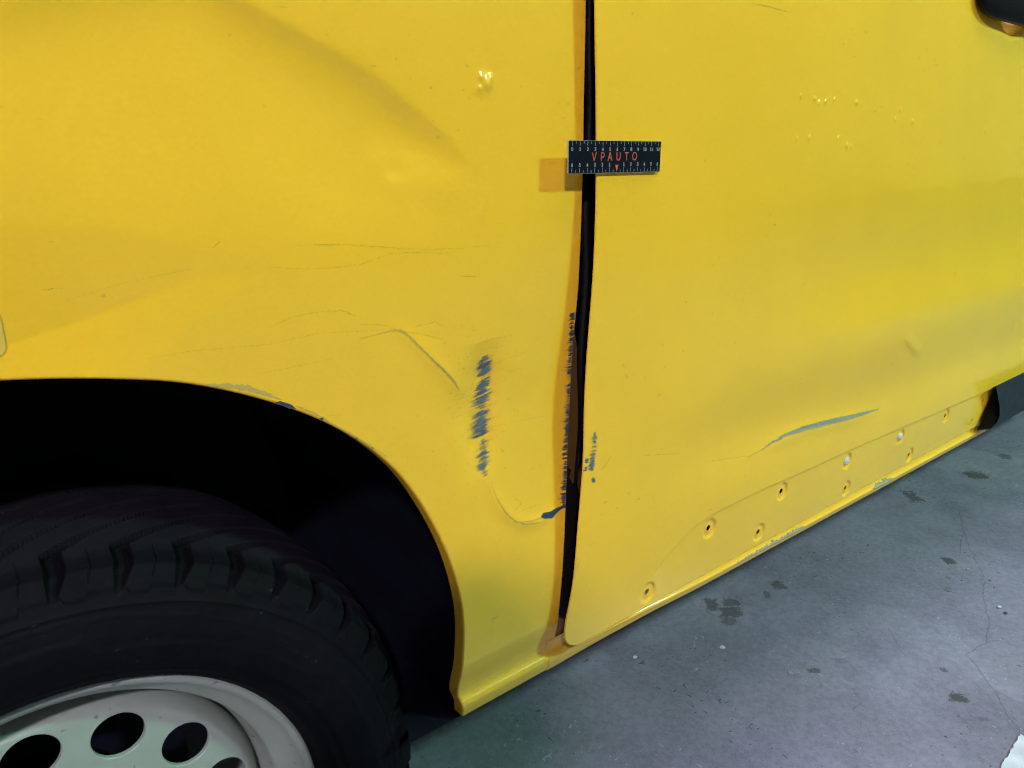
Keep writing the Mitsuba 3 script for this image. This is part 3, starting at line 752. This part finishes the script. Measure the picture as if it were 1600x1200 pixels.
# ------------------------------------------------------------------ wheel house
WX, WZ = 0.034, -0.610
th = np.linspace(math.radians(-35), math.radians(215), 120)
arch_r = []
ap = np.vstack([left, ARCH])
for t in th:
    a = (ap[:, 0] - 0.02) * math.cos(t) + (ap[:, 1] - WZ) * math.sin(t)
    dd = np.arctan2(ap[:, 1] - WZ, ap[:, 0] - 0.02)
    arch_r.append(np.hypot(ap[:, 0] - 0.02, ap[:, 1] - WZ)[np.argmin(abs((dd - t + math.pi) % (2 * math.pi) - math.pi))])
arch_r = np.array(arch_r)
from scipy.ndimage import gaussian_filter1d
arch_r = gaussian_filter1d(arch_r, 2) + 0.002
rows = [(0.016, 0.000), (0.03, 0.010), (0.07, 0.016), (0.10, 0.008), (0.18, 0.0), (0.30, -0.005), (0.40, -0.01), (0.42, -0.06), (0.425, -0.20), (0.425, -0.40)]
vs = []
for y, dr_ in rows:
    rr = np.maximum(0.03, arch_r + dr_ + 0.004 * np.sin(th * 9) * (0.05 < y < 0.35))
    vs.append(np.c_[0.02 + rr * np.cos(th), np.full(len(th), y), WZ + rr * np.sin(th) + ZC])
v = np.vstack(vs)
m = len(th)
I, J = np.meshgrid(np.arange(len(rows) - 1), np.arange(m - 1), indexing='ij')
q = np.stack([I * m + J, I * m + J + 1, (I + 1) * m + J + 1, (I + 1) * m + J], -1).reshape(-1, 4)
v[:, 2] = np.maximum(v[:, 2], ZC - 0.56)
add('van__wheel_arch_liner', (v, q), 'liner_plastic', smooth=40)
tag('van__wheel_arch_liner', 'black plastic liner inside the wheel arch')
FX = 0.397
g1 = [(0.022, -0.556), (0.024, -0.566), (0.046, -0.570), (0.083, -0.585), (0.125, -0.606), (0.185, -0.638), (0.30, -0.66), (0.30, -0.40), (0.022, -0.42)]
mg = trimesh.creation.extrude_polygon(Polygon(g1), 0.004, engine='earcut')
mg.vertices = np.c_[FX + mg.vertices[:, 2], mg.vertices[:, 0], mg.vertices[:, 1] + ZC]
add('van__mud_guard', mg, 'liner_plastic')
tag('van__mud_guard', 'black mud guard behind the wheel')
add('van__underbody', trimesh.util.concatenate([box(0.46, 3.2, 0.10, 1.7, -0.53, -0.50), box(-1.2, 0.46, 0.44, 1.7, -0.53, -0.50), box(-1.2, 3.2, 0.44, 0.46, -0.53, 0.42), box(0.44, 0.46, 0.10, 0.45, -0.53, 0.42), box(-1.2, 3.2, 0.05, 1.7, 0.42, 0.44)]), 'dark_cavity')

# ------------------------------------------------------------------ wheel: tyre with real tread, steel rim
prof = [(0.207, 0.100), (0.212, 0.086), (0.2165, 0.0735), (0.222, 0.062), (0.230, 0.052), (0.240, 0.0455), (0.252, 0.0415), (0.262, 0.0395), (0.270, 0.0390), (0.280, 0.0405), (0.290, 0.0435), (0.300, 0.0480), (0.308, 0.0525), (0.3150, 0.0568), (0.3190, 0.0598), (0.3215, 0.0630), (0.3250, 0.0710),
        (0.3300, 0.0830), (0.3335, 0.0930), (0.3365, 0.105), (0.3390, 0.120), (0.3410, 0.140), (0.3420, 0.160), (0.3420, 0.175)]
prof = np.array(prof + [(r, 0.335 - y) for r, y in prof[::-1]])
s = np.concatenate([[0], np.cumsum(np.linalg.norm(np.diff(prof, axis=0), axis=1))])
from scipy.interpolate import PchipInterpolator
n_s = 300
su = np.linspace(0, s[-1], n_s)
pr_, py_ = PchipInterpolator(s, prof[:, 0])(su), PchipInterpolator(s, prof[:, 1])(su)
tan = np.gradient(np.c_[pr_, py_], axis=0)
tan /= np.linalg.norm(tan, axis=1, keepdims=True)
nr, ny = -tan[:, 1] * -1, -tan[:, 0]                      # outward in (r, y)
nr, ny = tan[:, 1], -tan[:, 0]
PH = np.concatenate([np.linspace(-0.25, 2.15, 1900, endpoint=False), np.linspace(2.15, 2 * math.pi - 0.25, 500, endpoint=False)])
n_t = len(PH)
PHI, S = np.meshgrid(PH, su, indexing='ij')
R0, Y0 = np.broadcast_to(pr_, PHI.shape), np.broadcast_to(py_, PHI.shape)
NB = 45
yy = np.abs(Y0 - 0.1675)                                   # from the centre line
side_front = Y0 < 0.1675
# chevron: straight across the shoulder, then swinging forward to the middle
lead = np.where(yy > 0.088, 0.0, (0.088 - yy) * 5.5) - np.clip(yy - 0.105, 0, 1) * 1.2
lead = np.where(side_front, lead, lead + 0.06)
jit = 0.05 * np.sin(3 * PHI) + 0.03 * np.sin(7 * PHI)
ph = ((PHI + lead) * NB / (2 * math.pi) + jit) % 1
arc_m = 2 * math.pi / NB * R0
dist = np.abs(ph - 0.5) * arc_m                              # metres to the groove's centre line
gw = np.interp(yy, [0.0, 0.05, 0.088, 0.108, 0.119], [0.0026, 0.0042, 0.0062, 0.0054, 0.0012])
groove = sm(gw + 0.0018, gw - 0.0010, dist) * sm(0.298, 0.304, R0)
ph2 = ((PHI + lead) * NB / (2 * math.pi) + jit + 0.5) % 1
thin = sm(0.0016, 0.0006, np.abs(ph2 - 0.5) * arc_m) * (yy < 0.060)
long_g = sm(0.0042, 0.0030, np.abs(yy - 0.030))
far = 1 - 0.8 * sm(0.225, 0.265, Y0)
depth = np.maximum(0.0088 * groove * sm(0.298, 0.318, R0), 0.0) * far
sipe = sm(0.0007, 0.0003, np.abs((ph + 0.02) % 1 - 0.02 - 0.0) * arc_m + 0.0003 * np.sin(S * 900)) * sm(0.309, 0.313, R0) * (yy > 0.088)
depth = np.maximum(depth, 0.0010 * sipe)
# sidewall relief
rel = 0.0011 * sm(0.0016, 0.0006, np.abs(R0 - 0.2935)) + 0.0009 * sm(0.0016, 0.0006, np.abs(R0 - 0.2340)) + 0.0008 * sm(0.003, 0.001, np.abs(R0 - 0.2260))
wave = 0.262 + 0.012 * sm(-0.15, 0.15, np.sin(PHI * 4 + 0.6))
rel += 0.0009 * sm(wave + 0.0012, wave - 0.0012, R0) * sm(0.240, 0.243, R0)
rel += 0.0007 * sm(0.0012, 0.0004, np.abs(R0 - 0.284 - 0.004 * np.sin(PHI * 5)))
rel += 0.0012 * sm(0.3000, 0.3012, R0 - 0.004 * sm(0.30, 0.40, ph)) * sm(0.3205, 0.3190, R0) * sm(0.44, 0.42, np.abs((ph + 0.5) % 1 - 0.5))
rel += 0.0004 * (meshkit.noise(np.stack([PHI * 60, S * 300, 0 * S], -1), 2) - 0.5)
D = (rel - depth) * (1 - sm(0.130, 0.160, Y0))
Rr, Yy = R0 + nr * D, Y0 + ny * D
v = np.c_[(WX + Rr * np.cos(PHI)).ravel(), Yy.ravel(), (ZC + WZ + Rr * np.sin(PHI)).ravel()]
I, J = np.meshgrid(np.arange(n_t), np.arange(n_s - 1), indexing='ij')
I2 = (I + 1) % n_t
q = np.stack([I * n_s + J, I * n_s + J + 1, I2 * n_s + J + 1, I2 * n_s + J], -1).reshape(-1, 4)
add('van__wheel__tyre', (v, q), 'tyre_rubber', smooth=35)
tag('van__wheel__tyre', 'black winter tyre with angled tread blocks')


def lathe(prof, n=220):
    p = np.array(prof)
    a = np.linspace(0, 2 * math.pi, n, endpoint=False)
    v = np.stack([WX + p[None, :, 0] * np.cos(a)[:, None], np.broadcast_to(p[None, :, 1], (n, len(p))), ZC + WZ + p[None, :, 0] * np.sin(a)[:, None]], -1).reshape(-1, 3)
    I, J = np.meshgrid(np.arange(n), np.arange(len(p) - 1), indexing='ij')
    I2 = (I + 1) % n
    q = np.stack([I * len(p) + J, I * len(p) + J + 1, I2 * len(p) + J + 1, I2 * len(p) + J], -1).reshape(-1, 4)
    return v, q


arc = [(0.2140 + 0.0050 * math.cos(t), 0.0735 - 0.0052 * math.sin(t)) for t in np.linspace(-0.6, 3.4, 14)]
rimp = arc + [(0.2080, 0.0775), (0.2045, 0.0835), (0.1985, 0.0905), (0.1915, 0.0965), (0.1893, 0.0990), (0.1880, 0.1030), (0.1872, 0.1120), (0.1862, 0.1180), (0.1835, 0.1225), (0.1815, 0.130), (0.1800, 0.175), (0.180, 0.26), (0.205, 0.272), (0.217, 0.275)]
add('van__wheel__rim', lathe(rimp), 'rim_steel', smooth=28)
tag('van__wheel__rim', 'silver steel rim with a rounded lip')
# disc with round holes: polar grid with the holes cut out of an annulus
NH, RH, HR = 14, 0.1452, 0.0218
disc = Point(0, 0).buffer(0.1795, 128).difference(Point(0, 0).buffer(0.03, 48))
for k in range(NH):
    a = 2 * math.pi * k / NH + math.radians(14.9)
    disc = disc.difference(shapely.affinity.rotate(shapely.affinity.scale(Point(RH, 0).buffer(HR, 24), 0.92, 1.0), a, origin=(0, 0), use_radians=True))


from scipy.interpolate import PchipInterpolator as PI_
DY = PI_([0, 0.06, 0.085, 0.11, 0.150, 0.165, 0.1685, 0.1720, 0.1760, 0.1795, 0.2], [0.114, 0.114, 0.106, 0.1015, 0.1025, 0.1032, 0.1043, 0.1085, 0.1160, 0.130, 0.2])
disc_y = lambda x, z: DY(np.hypot(x, z))
vv, fq, nn = panel(disc, disc_y, 0.004, hem=0.0016, flange=0.004, hole_flange=0.003, hole_hem=0.0016)
add_n('van__wheel__disc', vv + [WX, 0, WZ], fq, nn, 'rim_steel')
tag('van__wheel__disc', 'pale steel wheel disc with a ring of round holes')
hub = trimesh.creation.cylinder(0.075, 0.06, sections=64)
hub.apply_transform(trimesh.transformations.rotation_matrix(math.pi / 2, [1, 0, 0]))
hub.apply_translation([WX, 0.18, ZC + WZ])
drum = trimesh.creation.cylinder(0.135, 0.02, sections=64)
drum.apply_transform(trimesh.transformations.rotation_matrix(math.pi / 2, [1, 0, 0]))
drum.apply_translation([WX, 0.215, ZC + WZ])
add('van__wheel__hub', trimesh.util.concatenate([hub, drum]), 'liner_plastic', smooth=30)

tag('van', 'dented bright yellow van parked on the concrete floor', 'van')
tag('van__fender', 'dented yellow front wing round the wheel arch')
tag('van__door', 'yellow front door standing proud of the wing')
tag('van__sill', 'yellow sill along the bottom of the door')

# ------------------------------------------------------------------ the ruler across the gap
yr = -0.0139
cx, cz = at(np.array([887.0, 1031, 1029, 886]), np.array([219.0, 221, 268, 272]), yr)
P4 = np.stack([cx, cz], 1)
ua = ((P4[1] - P4[0]) + (P4[2] - P4[3])) / 2
LEN = np.linalg.norm(ua)
ua = ua / LEN
va = np.array([-ua[1], ua[0]])
HT = (np.linalg.norm(P4[0] - P4[3]) + np.linalg.norm(P4[1] - P4[2])) / 2
org = P4.mean(0) - ua * LEN / 2 - va * HT / 2


def rul(m, lift=0.0):
    """From ruler coordinates (a along, b up, c towards the viewer) to the scene."""
    v = np.asarray(m.vertices)
    xz = org + v[:, :1] * ua + v[:, 1:2] * va
    return trimesh.Trimesh(np.c_[xz[:, 0], yr - lift - v[:, 2], xz[:, 1] + ZC], m.faces[:, ::-1], process=False)


sh = shapely.box(0, 0, LEN, HT).buffer(-0.0008).buffer(0.0008)
add('ruler__plate', rul(trimesh.creation.extrude_polygon(sh, 0.0014, engine='earcut')), 'ruler_edge')
add('ruler__face', rul(trimesh.creation.extrude_polygon(sh.buffer(-0.00022), 0.00025, engine='earcut'), 0.0014), 'ruler_black')
UNIT = LEN / 12.86
L0 = 0.0016 + 0.00004


def text(s_, h, ca, b, w=None, bold=False):
    m = meshkit.text_mesh(s_, h, 0.00015, bold)
    x0, x1 = m.bounds[:, 0]
    sc = (w / (x1 - x0)) if w else 1.0
    m.vertices[:, 0] = (m.vertices[:, 0] - (x0 + x1) / 2) * sc + ca
    m.vertices[:, 1] += b
    return rul(m, L0)


ax0 = 0.43 * UNIT
ticks, nums = [], []
bar = lambda a, b0, b1, w: rul(trimesh.creation.box(bounds=[[a - w / 2, b0, 0], [a + w / 2, b1, 0.00015]]), L0)
for k in range(25):
    a = ax0 + k * 0.5 * UNIT
    ticks.append(bar(a, HT - (0.0045 if k % 2 == 0 else 0.0028), HT - 0.0007, 0.00042))
    if k != 12:
        ticks.append(bar(a, 0.0007, 0.0048 if k % 2 == 0 else 0.0029, 0.00042))
    if k % 2 == 0:
        t = k // 2
        nums.append(text(str(t), 0.0030, a, HT - 0.0091, bold=True))
        if t != 6:
            nums.append(text(str(abs(6 - t)), 0.0031, a, 0.0061, bold=True))
add('ruler__tick_marks', trimesh.util.concatenate(ticks), 'print_white', kind='stuff', label='fine white tick marks along both edges of the ruler')
add('ruler__numerals', trimesh.util.concatenate(nums), 'print_white', kind='stuff', label='small pale numerals of the two centimetre scales')
for ch, pos in zip('VPAUTO', (2.88, 4.02, 5.02, 6.2, 7.36, 8.5)):
    add(numbered('ruler__letter'), text(ch, 0.0076, ax0 + pos * UNIT, 0.0112, 0.0063 if ch in 'VAO' else 0.0054 if ch in 'UT' else 0.0048), 'print_red')
tri = Polygon([(-0.0023, 0.0072), (0.0023, 0.0072), (0, 0.0010)])
m = trimesh.creation.extrude_polygon(tri, 0.00015, engine='earcut')
m.vertices[:, 0] += ax0 + 6 * UNIT
add('ruler__pointer', rul(m, L0), 'print_red')
tag('ruler__pointer', 'red triangular pointer at the middle of the lower scale')
tag('ruler', 'small black magnetic ruler with red lettering stuck across the door gap', 'ruler')

# ------------------------------------------------------------------ litter on the floor
def crumb(u, v, size, mat, label, cat, seed, flat=0.5):
    m = trimesh.creation.icosphere(2, 1.0)
    m.vertices *= 0.75 + 0.5 * meshkit.noise(m.vertices * 1.7 + 10, seed)[:, None]
    m.vertices *= np.array([size, size * 0.8, size * flat])
    c = flo(float(u), float(v))
    m.apply_translation([c[0], c[1], -m.vertices[:, 2].min()])
    k = numbered(cat.replace(' ', '_'))
    add(k, m, mat, smooth=True)
    tag(k, label, cat)


bsdf('stone_pale', {'type': 'twosided', 'bsdf': pr((0.42, 0.43, 0.45), 0.7, 0.3)})
bsdf('stone_dark', {'type': 'twosided', 'bsdf': pr((0.05, 0.05, 0.055), 0.7, 0.3)})
crumb(1561, 950, 0.0048, 'stone_pale', 'pale pebble on the floor beside the long crack', 'pebble', 1)
crumb(1571, 959, 0.0044, 'stone_dark', 'dark pebble on the floor just right of the pale pebble', 'pebble', 2)
crumb(1129, 1012, 0.0060, 'stone_pale', 'white paint flake on the floor below the dark tyre print', 'paint flake', 3, 0.15)
crumb(992, 1027, 0.0050, 'stone_pale', 'white paint flake on the floor nearest the door corner', 'paint flake', 4, 0.15)

# ------------------------------------------------------------------ the photographer, squatting behind the camera: only the shadow on the floor is in the picture
import manifold3d as m3
bsdf('jacket', {'type': 'twosided', 'bsdf': pr((0.035, 0.04, 0.05), 0.85, 0.2)})
bsdf('denim', {'type': 'twosided', 'bsdf': pr((0.03, 0.04, 0.07), 0.85, 0.2)})
bsdf('skin', {'type': 'twosided', 'bsdf': pr((0.50, 0.30, 0.21), 0.5, 0.4)})
bsdf('hair', {'type': 'twosided', 'bsdf': pr((0.03, 0.02, 0.015), 0.6, 0.3)})
bsdf('shoe', {'type': 'twosided', 'bsdf': pr((0.03, 0.03, 0.03), 0.6, 0.3)})


def ball(p, r):
    return m3.Manifold.sphere(r, 20).translate(list(map(float, p)))


def limbs(bones, length=0.02, smooth=8):
    m = m3.Manifold()
    for p, r, q_, r2 in bones:
        m = m + m3.Manifold.batch_hull([ball(p, r), ball(q_, r2)])
    g_ = m.refine_to_length(length).to_mesh()
    t = trimesh.Trimesh(g_.vert_properties[:, :3], g_.tri_verts)
    trimesh.smoothing.filter_taubin(t, iterations=smooth)
    return t


A_ = lambda *p: np.array(p, float)
SH = np.array([0.15, 0.28, -0.20])
right = A_(0.77, -0.64, 0)
front = A_(0.64, 0.77, 0)
pel, chest, neck, head = A_(-0.42, -1.20, 0.56) + SH, A_(-0.32, -1.05, 0.91) + SH, A_(-0.265, -0.985, 1.09) + SH, A_(-0.22, -0.93, 1.22) + SH
shL, shR = A_(-0.43, -0.875, 1.03) + SH, A_(-0.13, -1.115, 1.03) + SH
elL, elR = A_(-0.42, -0.72, 0.80) + SH, A_(-0.01, -0.93, 0.80) + SH
lens = EYE - FW * 0.016
hdL, hdR = lens - RT * 0.115 - UP * 0.035 - FW * 0.02, lens + RT * 0.055 - UP * 0.060 - FW * 0.03
hipL, hipR = pel - right * 0.10, pel + right * 0.10
knL, knR = A_(-0.40, -0.81, 0.64) + SH, A_(-0.13, -1.00, 0.64) + SH
anL, anR = A_(-0.50, -1.01, 0.30) + SH, A_(-0.26, -1.20, 0.30) + SH
add('person__jacket', limbs([(pel, 0.15, chest, 0.155), (pel - right * .05, 0.13, shL, 0.075), (pel + right * .05, 0.13, shR, 0.075), (chest - right * .08, 0.10, chest + right * .08, 0.10), (shL, 0.075, shR, 0.075), (chest, 0.12, neck, 0.06),
    (shL, 0.068, elL, 0.052), (elL, 0.052, hdL - (hdL - elL) * .22, 0.034), (shR, 0.068, elR, 0.052), (elR, 0.052, hdR - (hdR - elR) * .22, 0.034)]), 'jacket', smooth=True)
add('person__trousers', limbs([(hipL, 0.105, knL, 0.068), (knL, 0.066, anL, 0.045), (hipR, 0.105, knR, 0.068), (knR, 0.066, anR, 0.045), (hipL, 0.115, hipR, 0.115)]), 'denim', smooth=True)
for an in (anL, anR):
    toe = an + front * 0.17
    add(numbered('person__shoe'), limbs([(an - A_(0, 0, 0.045) - front * .05, 0.042, an - A_(0, 0, 0.052) + front * .06, 0.045), (an - A_(0, 0, 0.052) + front * .06, 0.045, A_(toe[0], toe[1], 0.036), 0.034), (an, 0.045, an - A_(0, 0, .05), 0.045)], 0.012), 'shoe', smooth=True)
fd = (lens - head) / np.linalg.norm(lens - head)
sd = np.cross(fd, A_(0, 0, 1)); sd /= np.linalg.norm(sd)
upd = np.cross(sd, fd)
hb = [(head - fd * .025 + upd * .035, 0.088, head + fd * .02 + upd * .02, 0.078), (head + fd * .02 + upd * .02, 0.072, head + fd * .045 - upd * .085, 0.032), (head - fd * .01 - upd * .03, 0.062, neck, 0.052),
      (head + fd * .088 + upd * .012, 0.010, head + fd * .106 - upd * .026, 0.014), (head + fd * .076 - upd * .056 - sd * .014, 0.011, head + fd * .076 - upd * .056 + sd * .014, 0.011),
      (head - sd * .083 + upd * .02, 0.014, head - sd * .080 - upd * .02, 0.011), (head + sd * .083 + upd * .02, 0.014, head + sd * .080 - upd * .02, 0.011)]
add('person__head', limbs(hb, 0.010, 4), 'skin', smooth=True)
add('person__hair', limbs([(head - fd * .034 + upd * .050, 0.090, head + fd * .0 + upd * .062, 0.080), (head - fd * .050 + upd * .02, 0.080, head - fd * .055 - upd * .03, 0.062)], 0.010, 4), 'hair', smooth=True)
for sg, hd, el in ((-1, hdL, elL), (1, hdR, elR)):
    fa = (hd - el) / np.linalg.norm(hd - el)
    bones = [(hd - fa * 0.075, 0.028, hd - fa * .02, 0.027), (hd - fa * .02 - UP * .02, 0.020, hd + fa * .02 - UP * .012, 0.018), (hd - fa * .02 + UP * .02, 0.020, hd + fa * .02 + UP * .014, 0.018)]
    for k, ln in enumerate((0.9, 1.0, 0.95, 0.75)):
        b0 = hd + fa * .03 + UP * (0.030 - 0.019 * k)
        b1 = b0 + FW * 0.012 - RT * sg * 0.020 * ln + fa * .012
        b2 = b1 - RT * sg * 0.024 * ln - FW * .004
        bones += [(hd + UP * (0.014 - .009 * k), 0.011, b0, 0.0095), (b0, 0.0095, b1, 0.0085), (b1, 0.0085, b2, 0.0075)]
    t0 = hd - fa * .03 + UP * .028
    bones += [(t0, 0.013, t0 + UP * .012 - RT * sg * .022 - FW * .01, 0.011), (t0 + UP * .012 - RT * sg * .022 - FW * .01, 0.011, t0 + UP * .010 - RT * sg * .048 - FW * .004, 0.009)]
    m = limbs(bones, 0.004, 6)
    back_ = ((m.vertices - EYE) @ FW).max()
    if back_ > -0.006:
        m.vertices -= FW * (back_ + 0.006)
    add(numbered('person__hand'), m, 'skin', smooth=True)
tag('person', 'person in a dark jacket and jeans squatting beside the front wheel, holding up a phone', 'person')
pb = trimesh.creation.extrude_polygon(shapely.box(-0.115, -0.062, 0.035, 0.013).buffer(-0.008).buffer(0.008), 0.008, engine='earcut')
v_ = np.asarray(pb.vertices)
pb.vertices = lens + v_[:, :1] * RT + v_[:, 1:2] * UP - v_[:, 2:3] * FW + FW * 0.004
pb.fix_normals()
add('phone__body', pb, 'black_plastic')
tag('phone', 'black phone held up level in both hands', 'phone')
